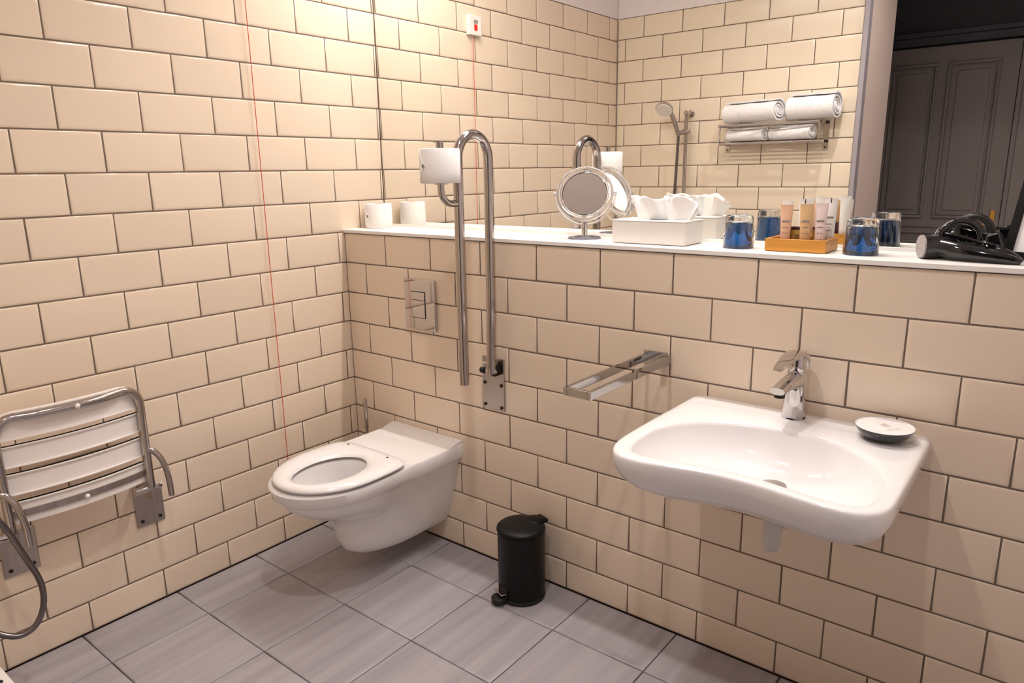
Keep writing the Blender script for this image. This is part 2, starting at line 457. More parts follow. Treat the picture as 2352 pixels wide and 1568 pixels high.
# inner bowl + top as polar loft, outer shell as arc loft
top_out = [(x, y, .400) for x, y in polar(plan(*lev[0]), hc, NT)]
body.loft(rings + [top_out], True, False)
outer = [ring_arc(l) for l in lev]
body.loft(outer, False, True)
body.add(*[[(x, y, z) for (x, y, z) in outer[0]], []])
bowl = mk('bowl', body, 'ceramic', T, smooth=True, angle=50)
# raised rear shelf at the wall
sh = []
for y, z in [(-0.0005, .4115), (-0.018, .4105), (-0.040, .4050), (-0.060, .4003)]: sh.append((y, z))
v = []; f = []
N = 14
for i in range(N + 1):
    x = CX - 0.008 - 0.174 + 0.348 * i / N
    bow = 0.010 * (1 - (2 * i / N - 1) ** 2)
    for y, z in sh: v.append((x, y - bow * (1 if y < -.01 else 0), z))
    v.append((x, -0.060 - bow, .392)); v.append((x, -0.0005, .392))
k = 6
for i in range(N):
    for j in range(k): f.append((i * k + j, i * k + (j + 1) % k, (i + 1) * k + (j + 1) % k, (i + 1) * k + j))
f.append(tuple(range(k))); f.append(tuple(N * k + j for j in range(k)))
mk('rear_shelf', MB().add(v, f), 'ceramic', T, smooth=True, angle=50)
# seat
so = []
tip = 0.632
for i in range(41):
    a = i / 40 * PI
    so.append((CX + 0.177 * math.cos(a), -0.400 - 0.219 * math.sin(a) ** 0.92))
so += [(CX - 0.176, -0.33), (CX - 0.171, -0.285), (CX - 0.155, -0.258), (CX - 0.12, -0.248), (CX - 0.05, -0.250), (CX + 0.05, -0.250), (CX + 0.12, -0.248),
       (CX + 0.155, -0.258), (CX + 0.171, -0.285), (CX + 0.176, -0.33)]
so = chaikin(so, 1)
so = polar(so, hc, NT); si = polar(hole, hc, NT)
def mixr(t, z, s=1.0): return [((a[0] * (1 - t) + b[0] * t), (a[1] * (1 - t) + b[1] * t), z) for a, b in zip(si, so)]
seat = MB().loft([mixr(0.04, .4085), mixr(-0.02, .4125), mixr(0.02, .4175), mixr(0.12, .4225), mixr(0.35, .4265), mixr(0.62, .4265), mixr(0.86, .4235), mixr(0.97, .417), mixr(1.0, .4135), mixr(0.985, .4105), mixr(0.94, .4085)], close=True)
seat_o = mk('seat', seat, 'seat_plastic', T, smooth=True, angle=70)
mk('hinge_cap', MB().lathe([(0.0042, 0), (0.0042, .002), (0.002, .003)], (CX + 0.098, -0.285, .4255), 14), 'dark_metal', seat_o, smooth=True)
mk('hinge_cap', MB().lathe([(0.0042, 0), (0.0042, .002), (0.002, .003)], (CX - 0.098, -0.285, .4255), 14), 'dark_metal', seat_o, smooth=True)
mk('water', MB().lathe([(0.06, 0), (0.001, 0.0005)], (hc[0], hc[1] + .09, .2585), 32), 'water_dark', T, smooth=True)

# ------------------------------------------------------------------ toilet brush
B = thing('toilet_brush', 'chrome toilet brush handle rising in the corner behind the toilet', 'brush', (0.150, -0.075, 0.0))
mk('holder', MB().lathe([(0.045, 0), (0.045, 0.20), (0.041, 0.20), (0.041, 0.01), (0.001, 0.01)], (0.150, -0.075, 0), 28), 'brushed_steel', B, smooth=True)
mk('handle', MB().lathe([(0.0055, 0.10), (0.0055, 0.385), (0.0075, 0.39), (0.0075, 0.500), (0.006, 0.503)], (0.150, -0.075, 0), 16), 'bright_steel', B, smooth=True)
mk('bristle_head', MB().lathe([(0.012, 0.03), (0.034, 0.04), (0.036, 0.12), (0.012, 0.14)], (0.150, -0.075, 0), 20), 'white_plastic', B, smooth=True)

# ------------------------------------------------------------------ flush plate
F = thing('flush_plate', 'polished chrome flush plate on the half wall over the toilet', 'flush plate', (0.398, 0.0, 0.878))
mk('plate', MB().box(0.327, 0.473, -0.013, 0.0, 0.789, 0.966), 'chrome', F, bevel=0.002)
mk('button_gap', MB().box(0.361, 0.430, -0.0136, -0.012, 0.830, 0.924), 'dark_hole', F)
mk('button', MB().box(0.3633, 0.4277, -0.0160, -0.0125, 0.8945, 0.9217), 'chrome', F, bevel=0.0008)
mk('button', MB().box(0.3633, 0.4277, -0.0160, -0.0125, 0.8323, 0.8930), 'chrome', F, bevel=0.0008)

# ------------------------------------------------------------------ grab bar with paper holder
bx = 0.745
G = thing('grab_bar', 'steel drop-down grab bar folded up against the half wall beside the toilet', 'grab bar', (0.72, 0.0, 0.64))
plate = mk('wall_plate', MB().box(0.675, 0.768, -0.006, 0.0, 0.558, 0.735), 'brushed_steel', G, bevel=0.002)
for sx, sz in [(0.686, .646), (0.756, .645), (0.686, .571), (0.756, .569), (0.752, .722)]:
    mk('screw', MB().lathe([(0.0058, 0), (0.0056, 0.003), (0.003, 0.0045)], (sx, -0.006, sz), 14, axis=(0, -1, 0)), 'dark_metal', plate, smooth=True)
yb, yf, R_, zc = -0.034, -0.170, 0.068, 1.362
pts = [(bx, yb - 0.008, 0.694)] + [(bx, yb - 0.002, 0.9)] + arc((((yb + yf) / 2), zc), R_, 0, PI, 20, 'yz', bx) + [(bx, yf, 1.0), (bx, yf, 0.688)]
mk('rail', MB().tube(pts, 0.0148, 18), 'bright_steel', G, smooth=True, angle=50)
hb = mk('hinge_block', MB().box(bx - 0.004, bx + 0.014, -0.040, -0.005, 0.683, 0.722), 'dark_metal', G, bevel=0.003)
mk('hinge_pin', MB().lathe([(0.007, -0.045), (0.007, 0.020), (0.004, 0.023)], (bx - 0.004, -0.040, 0.700), 16, axis=(1, 0, 0)), 'chrome', hb, smooth=True)
mk('hinge_pin', MB().lathe([(0.0045, -0.040), (0.0045, 0.015)], (bx - 0.002, -0.034, 0.722), 12, axis=(1, 0, 0)), 'chrome', hb, smooth=True)
mk('buffer', MB().lathe([(0.010, 0), (0.010, 0.014), (0.006, 0.018)], (bx - 0.026, -0.044, 0.700), 14, axis=(-1, 0, 0)), 'rubber', hb, smooth=True)
yr = yf - 0.072
hp = [(bx, yf, 1.236), (bx, yf - 0.030, 1.236)] + arc((yf - 0.030, 1.236 + 0.042), 0.042, -PI / 2, -PI, 10, 'yz', bx) + [(bx, yr, 1.29)]
holder = mk('paper_arm', MB().tube(hp, 0.0098, 14), 'bright_steel', G, smooth=True, angle=50)
mk('spindle', MB().lathe([(0.019, 1.2905), (0.019, 1.2935), (0.010, 1.2937), (0.010, 1.4035), (0.017, 1.4045), (0.017, 1.4065)], (bx, yr, 0), 20), 'bright_steel', holder, smooth=True, angle=40)
def paper_roll(name, label, c, r, h, ri, a0):
    P = thing(name, label, 'toilet paper', c, None)
    prof = [(ri, 0.001), (r - .002, 0.0), (r, 0.002), (r + .0006, h * .3), (r, h - 0.002), (r - .002, h), (ri, h - 0.001)]
    mk('roll', MB().lathe(prof, c, 40, close=True), 'paper', P, smooth=True, angle=50)
    mk('core', MB().lathe([(ri, 0.001), (ri + .0012, 0.001), (ri + .0012, h - .0005), (ri, h - .0005)], c, 24, close=True), 'peach_tube', P, smooth=True)
    # folded triangular end sheet held by a small sticker
    v = []; f = []; n = 8
    for i in range(n + 1):
        t = i / n; a = a0 - 0.62 * t
        rr = r + 0.0022
        hh = h * (0.5 - 0.49 * (1 - t) ** 0.0 * (t))
        v += [(c[0] + rr * math.cos(a), c[1] + rr * math.sin(a), c[2] + h / 2 - h * .485 * t), (c[0] + rr * math.cos(a), c[1] + rr * math.sin(a), c[2] + h / 2 + h * .485 * t),
              (c[0] + (r - .001) * math.cos(a), c[1] + (r - .001) * math.sin(a), c[2] + h / 2 - h * .485 * t), (c[0] + (r - .001) * math.cos(a), c[1] + (r - .001) * math.sin(a), c[2] + h / 2 + h * .485 * t)]
    for i in range(n):
        b = i * 4; q = b + 4
        f += [(b, b + 1, q + 1, q), (b + 1, b + 3, q + 3, q + 1), (b, q, q + 2, b + 2)]
    sheet = mk('end_sheet', MB().add(v, f), 'tissue', P)
    a = a0 - 0.09
    rad = Vector((math.cos(a), math.sin(a), 0)); tan = Vector((-math.sin(a), math.cos(a), 0))
    cc = Vector(c) + rad * (r + 0.0026) + Vector((0, 0, h / 2))
    mk('sticker', MB().lathe([(0.0055, 0), (0.0055, 0.0008)], cc, 16, axis=tuple(rad)), 'ink_grey', sheet)
    return P
paper_roll('toilet_roll', 'white toilet roll threaded on the upright spindle of the grab bar', (bx, yr, 1.2945), 0.0555, 0.0935, 0.020, math.radians(266))
paper_roll('toilet_roll', 'spare white toilet roll standing on the ledge in the left corner', (0.066, 0.118, LEDGE), 0.0500, 0.0905, 0.020, math.radians(272))

# ------------------------------------------------------------------ towel bar
TB = thing('towel_bar', 'chrome square-section double towel bar reaching out from the half wall', 'towel bar', (1.305, 0.0, 0.82))
mk('wall_plate', MB().box(1.268, 1.338, -0.007, 0.0, 0.800, 0.839), 'chrome_dark', TB, bevel=0.001)
tb = mk('arm', MB().box(1.2745, 1.2845, -0.408, -0.005, 0.813, 0.833), 'chrome_dark', TB, bevel=0.0008)
mk('arm', MB().box(1.3400, 1.3500, -0.408, -0.0071, 0.813, 0.833), 'chrome_dark', TB, bevel=0.0008)
mk('front_piece', MB().box(1.2845, 1.3400, -0.408, -0.398, 0.813, 0.833), 'chrome_dark', TB, bevel=0.0006)
mk('mount_block', MB().box(1.318, 1.338, -0.030, -0.006, 0.806, 0.828), 'chrome_dark', TB, bevel=0.001)

# ------------------------------------------------------------------ washbasin
W = thing('washbasin', 'white wall-hung washbasin with curved-in front edge under the chrome tap', 'washbasin', (1.70, 0.0, 0.62))
O = [(1.428, 0.0), (1.428, -0.12), (1.428, -0.25), (1.430, -0.40), (1.436, -0.450), (1.452, -0.483), (1.485, -0.505), (1.53, -0.508), (1.59, -0.494), (1.65, -0.480), (1.714, -0.474),
     (1.78, -0.478), (1.84, -0.488), (1.90, -0.497), (1.945, -0.490), (1.972, -0.465), (1.984, -0.43), (1.984, -0.35), (1.982, -0.2), (1.980, -0.10), (1.978, 0.0)]
Oc = [O[0]] + chaikin(O, 2, False)[1:-1] + [O[-1]]
I = [(1.472, -0.43), (1.468, -0.37), (1.470, -0.30), (1.505, -0.222), (1.573, -0.172), (1.661, -0.146), (1.769, -0.140), (1.846, -0.167), (1.911, -0.236), (1.946, -0.326), (1.952, -0.398),
     (1.945, -0.442), (1.915, -0.464), (1.865, -0.462), (1.784, -0.447), (1.70, -0.438), (1.60, -0.454), (1.53, -0.472), (1.490, -0.462)]
I = chaikin(I, 3)
NB = 128; bc = (1.705, -0.31)
Po = polar(Oc, bc, NB); Pi = polar(I, bc, NB)
def sc2(P, c, sx, sy, z): return [(c[0] + (x - c[0]) * sx, min(0.0, c[1] + (y - c[1]) * sy), z) for x, y in P]
rg = []
dc = (1.722, -0.255)
for s_, z in [(0.045, .6475), (0.20, .6495), (0.40, .654), (0.58, .662), (0.73, .675), (0.84, .691), (0.92, .709), (0.965, .723), (0.988, .732), (1.0, .7375)]:
    cx_, cy_ = dc[0] * (1 - s_) + bc[0] * s_, dc[1] * (1 - s_) + bc[1] * s_
    rg.append([(cx_ + (x - bc[0]) * s_, cy_ + (y - bc[1]) * s_, z) for x, y in Pi])
def mx(t, z): return [(a[0] * (1 - t) + b[0] * t, a[1] * (1 - t) + b[1] * t, z) for a, b in zip(Pi, Po)]
rg += [mx(0.05, .7415), mx(0.14, .7440), mx(0.35, .7450), mx(0.78, .7450), mx(0.93, .7437), mx(0.99, .7395), mx(1.0, .733)]
uc = (1.706, 0.0)
for sx, sy, z in [(1.0, 1.0, .722), (.992, .992, .705), (.965, .970, .685), (.92, .93, .665), (.84, .86, .645), (.70, .74, .625), (.50, .60, .610), (.30, .50, .603)]:
    rg.append([(uc[0] + (x - uc[0]) * sx, min(0.0, y * sy), z) for x, y in Po])
mk('basin', MB().loft(rg, True, True), 'ceramic', W, smooth=True, angle=60)
mk('drain_plug', MB().lathe([(0.028, 0), (0.0275, 0.004), (0.020, 0.0065), (0.001, 0.0075)], (1.722, -0.255, .6490), 28), 'brushed_steel', W, smooth=True)
tp = mk('drain_trap', MB().lathe([(0.017, .6235), (0.017, .585), (0.0235, .584), (0.0235, .572), (0.021, .570), (0.0195, .515), (0.016, .500), (0.010, .4945), (0.001, .4935)], (1.718, -0.225, -0.014), 24), 'pipe_plastic', W, smooth=True, angle=40)
mk('outlet_stub', MB().tube([(1.728, -0.225, .552), (1.748, -0.225, .552)], 0.010, 14), 'pipe_plastic', tp, smooth=True, angle=40)
for k in range(14):
    a = 2 * PI * k / 14
    if k == 0: rb = MB()
    rb.obox((1.718 + .0232 * math.cos(a), -0.225 + .0232 * math.sin(a), .564), (math.cos(a), math.sin(a), 0), (-math.sin(a), math.cos(a), 0), (0, 0, 1), .0016, .0018, .006)
mk('grip_ribs', rb, 'pipe_plastic', tp)

# ------------------------------------------------------------------ mixer tap
mx0, my0, mz0 = 1.694, -0.052, .7450
X = thing('mixer_tap', 'chrome single-lever mixer tap standing on the washbasin', 'tap', (mx0, my0, mz0))
def super_ring(c, tx, ax, bx_, hz, n=28, p=2.5):
    """ring in plane spanned by X axis and direction tx"""
    o = []
    for k in range(n):
        a = 2 * PI * k / n; ca, sa = math.cos(a), math.sin(a)
        u = math.copysign(abs(ca) ** (2 / p), ca) * ax; v_ = math.copysign(abs(sa) ** (2 / p), sa) * bx_
        o.append((c[0] + u, c[1] + tx[1] * v_, c[2] + tx[2] * v_))
    return o
mk('body', MB().loft([super_ring((mx0, my0 + dy, mz0 + z), (0, 1, 0), r1, r2, 0) for z, r1, r2, dy in
    [(0.0, .0245, .0245, 0), (0.001, .0255, .0255, 0), (0.05, .0245, .0245, 0), (0.075, .0240, .0245, .001), (0.095, .0235, .024, .002), (0.110, .0215, .0225, .002), (0.118, .018, .019, .002)]]), 'chrome', X, smooth=True, angle=60)
mk('base_ring', MB().lathe([(0.0265, 0), (0.0265, .0018), (.024, .002)], (mx0, my0, mz0 - .0002), 32), 'rubber', X, smooth=True)
sp = []
for y, z, a_, b_ in [(0.004, .094, .0225, .022), (-0.025, .095, .0215, .0185), (-0.055, .0965, .0195, .0145), (-0.085, .097, .018, .0115), (-0.112, .0965, .0172, .0095), (-.132, .0955, .0160, .0080)]:
    sp.append(super_ring((mx0, my0 + y, mz0 + z), (0, -.05, 1), a_, b_, 0))
mk('spout', MB().loft(sp), 'chrome', X, smooth=True, angle=60)
mk('aerator', MB().lathe([(0.0120, 0), (0.0120, .010), (.010, .0125)], (mx0, my0 - .115, mz0 + .0785), 22), 'dark_metal', X, smooth=True)
mk('cartridge_collar', MB().lathe([(0.0200, 0), (0.0210, .004), (0.0210, .010), (.017, .014)], (mx0, my0 + .002, mz0 + .114), 28), 'chrome', X, smooth=True)
lv = []
for y, z, a_, b_ in [(.027, .114, .018, .004), (.0260, .130, .0215, .009), (.019, .146, .0225, .0125), (.004, .1545, .0230, .0090), (-.018, .1585, .0225, .0068), (-.050, .1590, .0205, .0050), (-.085, .1560, .0175, .0038), (-.118, .1515, .0140, .0028), (-.142, .1470, .010, .0020)]:
    lv.append(super_ring((mx0, my0 + y, mz0 + z), (0, .10, 1) if y < .010 else (0, .95, .3), a_, b_, 0))
mk('lever', MB().loft(lv), 'chrome', X, smooth=True, angle=60)
mk('pivot', MB().lathe([(0.0190, .0), (0.0190, .020), (.013, .026)], (mx0, my0 + .002, mz0 + .126), 24), 'chrome', X, smooth=True)

# ------------------------------------------------------------------ soap dish
dx0, dy0, dz0 = 1.896, -0.082, .7452
D = thing('soap_dish', 'shallow round dish, black outside and white inside, on the basin corner', 'dish', (dx0, dy0, dz0))
dish = MB().lathe([(0.016, 0), (0.030, .0012), (0.046, .0085), (0.0575, .0195), (0.0590, .0215)], (dx0, dy0, dz0), 44)
mk('outer_bowl', MB().lathe([(0.022, 0), (0.036, .0022), (0.048, .0100), (0.0560, .0200), (0.0590, .0285), (0.0580, .0287), (0.0545, .0200), (0.046, .0115), (0.034, .0045), (0.001, .0038)], (dx0, dy0, dz0), 44), 'black_gloss', D, smooth=True, angle=60)
mk('inner_bowl', MB().lathe([(0.0579, .0280), (0.0586, .0293), (0.0570, .0296), (0.0525, .0215), (0.045, .0140), (0.033, .0072), (0.001, .0062), (0.001, .0040), (0.033, .0047), (.0455, .0118), (.0540, .0202)], (dx0, dy0, dz0), 44), 'seat_plastic', D, smooth=True, angle=60)
S = thing('soap_packet', 'small white wrapped soap packet lying in the round dish', 'soap', (1.896, -0.080, dz0 + .0173))
u = Vector((math.cos(-.62), math.sin(-.62), 0)); v_ = Vector((-u.y, u.x, 0))
mk('packet', MB().obox((1.895, -0.082, dz0 + .0235), u, v_, (0, 0, 1), .026, .019, .0062), 'white_plastic', S, bevel=0.002)
for k in range(3):
    mk('printed_line', MB().obox(Vector((1.895, -0.082, dz0 + .0299)) + v_ * (.006 - .005 * k), u, v_, (0, 0, 1), .010 - .002 * k, .0008, .0002), 'ink_grey', S)

# ------------------------------------------------------------------ pedal bin
bxn, byn = 0.912, -0.112
PB = thing('pedal_bin', 'small black pedal bin on the floor against the half wall', 'bin', (bxn, byn, 0))
pd = Vector((-0.30, -0.954, 0)).normalized()     # pedal side
sd = Vector((pd.y, -pd.x, 0))
mk('base', MB().lathe([(0.073, 0), (0.075, .004), (0.075, .016)], (bxn, byn, 0), 48), 'rubber', PB, smooth=True)
mk('body', MB().lathe([(0.0735, .0161), (0.0745, .020), (0.0745, .222), (.0755, .224), (.0755, .229), (0.073, .230)], (bxn, byn, 0), 56), 'black_matt', PB, smooth=True, angle=50)
mk('lid', MB().lathe([(0.0765, .2305), (0.0775, .233), (0.0765, .2385), (0.070, .2435), (0.045, .2475), (0.001, .249)], (bxn, byn, 0), 56), 'black_matt', PB, smooth=True, angle=60)
hd = -pd
mk('lid_hinge', MB().obox(Vector((bxn, byn, .2405)) + hd * .066, hd, sd, (0, 0, 1), .026, .022, .0065), 'black_matt', PB, bevel=.004)
mk('lid_tab', MB().lathe([(0.030, 0), (0.030, .005), (.024, .009), (.001, .010)], Vector((bxn, byn, .2420)) + hd * .050, 28), 'black_matt', PB, smooth=True)
mk('pedal_recess', MB().obox(Vector((bxn, byn, .036)) + pd * .0715, pd, sd, (0, 0, 1), .0045, .021, .019), 'dark_hole', PB, bevel=.003)
pl = mk('pedal', MB().lathe([(0.022, .006), (0.024, .010), (0.024, .022), (.020, .026)], Vector((bxn, byn, 0)) + pd * .088, 28), 'rubber', PB, smooth=True)
mk('pedal_plate', MB().obox(Vector((bxn, byn, .038)) + pd * .083, pd, sd, (.0, 0, 1), .009, .022, .0022), 'chrome', pl, bevel=.001)

# ------------------------------------------------------------------ things on the ledge
# magnifying mirror
mxx, myy = 0.992, 0.118
MG = thing('vanity_mirror', 'round magnifying mirror with clear acrylic rim on a round foot', 'mirror', (mxx, myy, LEDGE))
mk('foot', MB().lathe([(0.048, 0), (0.050, .002), (0.048, .006), (0.020, .009), (.008, .010)], (mxx, myy, LEDGE), 48), 'acrylic_blue', MG, smooth=True)
mk('post', MB().lathe([(0.0085, .009), (0.0085, .058), (0.007, .060)], (mxx, myy, LEDGE), 24), 'chrome', MG, smooth=True)
nd = Vector((0.42, -0.82, 0.40)).normalized()
mc = Vector((mxx, myy, 1.254)) + nd * 0.002
mg = mk('rim', MB().lathe([(0.066, -.008), (0.084, -.007), (0.086, 0), (0.084, .006), (0.078, .008), (0.0735, .0045), (0.0705, .0055), (.0665, .003)], mc, 64, axis=tuple(nd), close=True), 'acrylic', MG, smooth=True, angle=50)
mk('inner_ring', MB().lathe([(0.0655, -.004), (0.0690, -.004), (0.0690, .0035), (.0665, .0045)], mc, 64, axis=tuple(nd), close=True), 'chrome', mg, smooth=True, angle=50)
mk('glass', MB().lathe([(0.0655, -.003), (0.0655, .0015)], mc, 64, axis=tuple(nd)), 'mirror_glass', MG)
sdv = nd.cross(Vector((0, 0, 1))).normalized()
fork = [mc + sdv * math.cos(a) * .0905 + Vector((0, 0, 1)) * math.sin(a) * .0905 * 1.0 for a in [PI + PI * k / 24 for k in range(25)]]
mk('yoke', MB().tube(fork, .0028, 10), 'acrylic', MG, smooth=True)
for s in (-1, 1):
    mk('pivot_knob', MB().lathe([(.005, .085), (.005, .095), (.003, .097)], mc, 12, axis=tuple(sdv * s)), 'acrylic', MG, smooth=True)

# tissue box
TBX = thing('tissue_box', 'flat white tissue box cover standing on the ledge', 'tissue box', (1.24, 0.095, LEDGE))
x0, x1, y0, y1, zt = 1.130, 1.352, 0.046, 0.164, LEDGE + .0655
mk('cover', MB().box(x0, x1, y0, y1, LEDGE + .0012, zt - .004), 'white_plastic', TBX, bevel=.003, seg=3)
mk('top_panel', MB().box(x0, x1, y0, y1, zt - .0038, zt), 'white_plastic', TBX, bevel=.0018)
mk('slot', MB().lathe([(0.030, 0), (0.030, .0006)], (1.25, .105, zt), 24), 'dark_hole', TBX)
for k, (fx, fy) in enumerate([(1.142, .058), (1.34, .058), (1.142, .152), (1.34, .152)]):
    mk('foot', MB().lathe([(.006, 0), (.006, .0014)], (fx, fy, LEDGE), 12), 'rubber', TBX)
# tissue bunch
tv = []; tf = []
NU, NV = 90, 12
for sh_, (yo, pz, hh, xo) in enumerate([(.096, 0.4, .064, 0), (.112, 2.1, .060, .004)]):
    base = len(tv)
    for j in range(NV + 1):
        q = j / NV
        for i in range(NU + 1):
            uu = i / NU
            x = 1.262 + xo + (uu - .5) * (0.150 + 0.058 * q) + 0.0025 * math.sin(17 * uu + pz) * q
            y = yo + (.004 + .009 * q) * math.sin(uu * 15 + pz) + .004 * q * math.sin(uu * 37 + 3 * pz + q * 3)
            ht = hh + .0035 * math.sin(uu * 9 + pz) + .0025 * math.sin(uu * 27 + 2 * pz) - .022 * max(0, uu - .80) / .20 + (.006 if .42 < uu < .50 and sh_ else 0)
            tv.append((x, y, zt - .004 + ht * q))
    for j in range(NV):
        for i in range(NU):
            a = base + j * (NU + 1) + i; tf.append((a, a + 1, a + NU + 2, a + NU + 1))
ti = mk('tissue', MB().add(tv, tf), 'tissue', None, smooth=True, angle=180, org=(1.262, .105, zt))
so_ = ti.modifiers.new('thick', 'SOLIDIFY'); so_.thickness = .0012
tag(ti, 'crumpled white tissue pulled up out of the tissue box', 'tissue')

# blue tumblers, upside down
def tumbler(loc, label):
    c = Vector(loc)
    t = thing('tumbler', label, 'glass', loc, 'blue tumblers turned upside down on the ledge')
    n = 64
    def rg_(r, z, fa=0.0, ph_=0):
        return [(c.x + (r - fa * (0.5 + 0.5 * math.cos(8 * 2 * PI * k / n))) * math.cos(2 * PI * k / n), c.y + (r - fa * (0.5 + 0.5 * math.cos(8 * 2 * PI * k / n))) * math.sin(2 * PI * k / n), c.z + z) for k in range(n)]
    outer = [rg_(.0375, .0005), rg_(.0385, .002), rg_(.0383, .012), rg_(.0376, .026), rg_(.0370, .033, .0012), rg_(.0360, .045, .0026), rg_(.0352, .060, .0024), rg_(.0345, .071, .0008), rg_(.0340, .079), rg_(.0325, .0835), rg_(.029, .085), rg_(.024, .0835), rg_(.012, .0825), rg_(.001, .0822)]
    inner = [rg_(.001, .0700), rg_(.024, .0700), rg_(.0300, .0680), rg_(.0322, .060), rg_(.0335, .045), rg_(.0350, .026), rg_(.0362, .012), rg_(.0368, .0005)]
    g = MB(); g.loft(outer + inner, False, False, False)
    # close at the lip (last inner to first outer) and at the axis
    k = len(outer) + len(inner)
    for i in range(n):
        j = (i + 1) % n; g.f.append(((k - 1) * n + i, (k - 1) * n + j, j, i))
    g.f.append(tuple(range((len(outer) - 1) * n, len(outer) * n))[::-1]) if False else None
    # axis closing: bridge already joins the tiny rings
    mk('body', g, 'clear_glass', t, smooth=True, angle=60)
    lin = [rg_(.001, .0692), rg_(.0235, .0692), rg_(.0292, .0672), rg_(.0312, .060), rg_(.0325, .045), rg_(.0340, .026), rg_(.0352, .012), rg_(.0358, .0012)]
    lin2 = [rg_(.0346, .0012), rg_(.0340, .012), rg_(.0328, .026), rg_(.0313, .045), rg_(.0300, .059), rg_(.0280, .0660), rg_(.0230, .0680), rg_(.001, .0680)]
    b = MB(); b.loft(lin + lin2, False, False, True)
    mk('blue_lining', b, 'blue_glass', t, smooth=True, angle=60)
    return t
tm = tumbler((1.480, .092, LEDGE), 'blue glass tumbler turned upside down between tissue box and wooden tray')
copy_tree(tm, (1.775, .088, LEDGE), .35, 'blue glass tumbler turned upside down between wooden tray and hair dryer')

# bamboo tray
BT = thing('wooden_tray', 'small square orange-brown bamboo tray with low sides on the ledge', 'tray', (1.637, .11, LEDGE))
tx0, tx1, ty0, ty1, th_ = 1.562, 1.706, .054, .160, .031
mk('bottom', MB().box(tx0 + .002, tx1 - .002, ty0 + .002, ty1 - .002, LEDGE + .001, LEDGE + .006), 'bamboo', BT)
for nm, b4 in [('side', (tx0, tx1, ty0, ty0 + .006)), ('side', (tx0, tx1, ty1 - .006, ty1)), ('side', (tx0, tx0 + .006, ty0 + .006, ty1 - .006)), ('side', (tx1 - .006, tx1, ty0 + .006, ty1 - .006))]:
    mk(nm, MB().box(*b4, LEDGE + .0012, LEDGE + th_), 'bamboo', BT, bevel=.001)
for fx, fy in [(tx0 + .012, ty0 + .012), (tx1 - .012, ty0 + .012), (tx0 + .012, ty1 - .012), (tx1 - .012, ty1 - .012)]:
    mk('foot', MB().lathe([(.005, 0), (.005, .0014)], (fx, fy, LEDGE), 10), 'rubber', BT)
# cosmetic tubes standing on their caps
def cos_tube(x, y, wd, h, m, label, yaw=0.0, lines=3, mark=False, hd=.0):
    zb = LEDGE + .0062
    t = thing('cosmetic_tube', label, 'tube', (x, y, zb), 'small cosmetic tubes standing in the wooden tray')
    ca, sa = math.cos(yaw), math.sin(yaw)
    def rg_(a_, b_, z, n=24):
        o = []
        for k in range(n):
            q = 2 * PI * k / n; u_ = a_ * math.cos(q); w_ = b_ * math.sin(q)
            o.append((x + u_ * ca - w_ * sa, y + u_ * sa + w_ * ca, zb + z))
        return o
    r = wd * .40
    mk('cap', MB().loft([rg_(r * .93, r * .93, 0), rg_(r * .96, r * .96, .001), rg_(r * .96, r * .96, .014), rg_(r * .9, r * .9, .015)]), 'white_tube' if m != 'gold_tube' else m, t, smooth=True, angle=40)
    mk('body', MB().loft([rg_(r * .8, r * .8, .015), rg_(r, r, .018), rg_(r * 1.01, r, .030), rg_(r * 1.12, r * .72, h * .6), rg_(wd * .49, r * .34, h - .016), rg_(wd * .5, .0016, h - .007), rg_(wd * .5, .0010, h)]), m, t, smooth=True, angle=50)
    # crimped top and print
    fwd = Vector((sa, -ca, 0)); rt_ = Vector((ca, sa, 0))
    for k in range(lines):
        zz = h * (.62 - .13 * k); q = min(1, zz / (h * .6)); dd = r * (1 - .28 * q) if zz < h * .6 else r * .66
        if k == 0: hw_, ht_ = wd * .36, .0022
        else: hw_, ht_ = wd * (.30 - .02 * k), .0009
        c_ = Vector((x, y, zb + zz)) + fwd * (dd + .0006)
        mk('printed_line', MB().obox(c_, rt_, fwd, (0, 0, 1), hw_ * .8, .0004, ht_), 'ink_grey', t)
    if mark:
        c_ = Vector((x, y, zb + h - .007)) + fwd * .0022
        mk('printed_mark', MB().obox(c_, rt_, fwd, (0, 0, 1), .0012, .0004, .0045).obox(c_ + Vector((0, 0, .0068)), rt_, fwd, (0, 0, 1), .0012, .0004, .0011), 'ink', t)
    return t
cos_tube(1.592, .118, .026, .114, 'white_tube', 'white cosmetic tube at the back left of the tray, behind the peach one', .1, 3)
cos_tube(1.601, .084, .029, .106, 'peach_tube', 'peach-coloured cosmetic tube at the front left of the wooden tray', .15, 4)
cos_tube(1.627, .140, .028, .117, 'white_tube', 'white cosmetic tube with black mark, standing at the back centre-left', .15, 4, True)
cos_tube(1.648, .085, .031, .108, 'gold_tube', 'gold-beige cosmetic tube at the front middle of the wooden tray', .15, 4)
cos_tube(1.681, .090, .029, .110, 'pink_tube', 'pale pink cosmetic tube at the front right of the wooden tray', .15, 5)
cos_tube(1.688, .139, .030, .120, 'white_tube', 'white cosmetic tube with black mark at the back right of the tray', .15, 5, True)
SB = thing('soap_carton', 'small maroon and gold carton standing among the tubes in the tray', 'carton', (1.628, .110, LEDGE + .0062))
zb = LEDGE + .0062
mk('carton', MB().box(1.608, 1.643, .100, .117, zb, zb + .052), 'maroon_card', SB, bevel=.0008)
mk('gold_panel', MB().box(1.6105, 1.6405, .0985, .0999, zb + .001, zb + .044), 'gold_foil', SB)
for k in range(4): mk('printed_line', MB().box(1.619, 1.637, .0979, .0984, zb + .030 - .006 * k, zb + .0325 - .006 * k), 'ink', SB)
SB2 = thing('soap_carton', 'small dark maroon carton at the back right of the wooden tray', 'carton', (1.664, .121, zb))
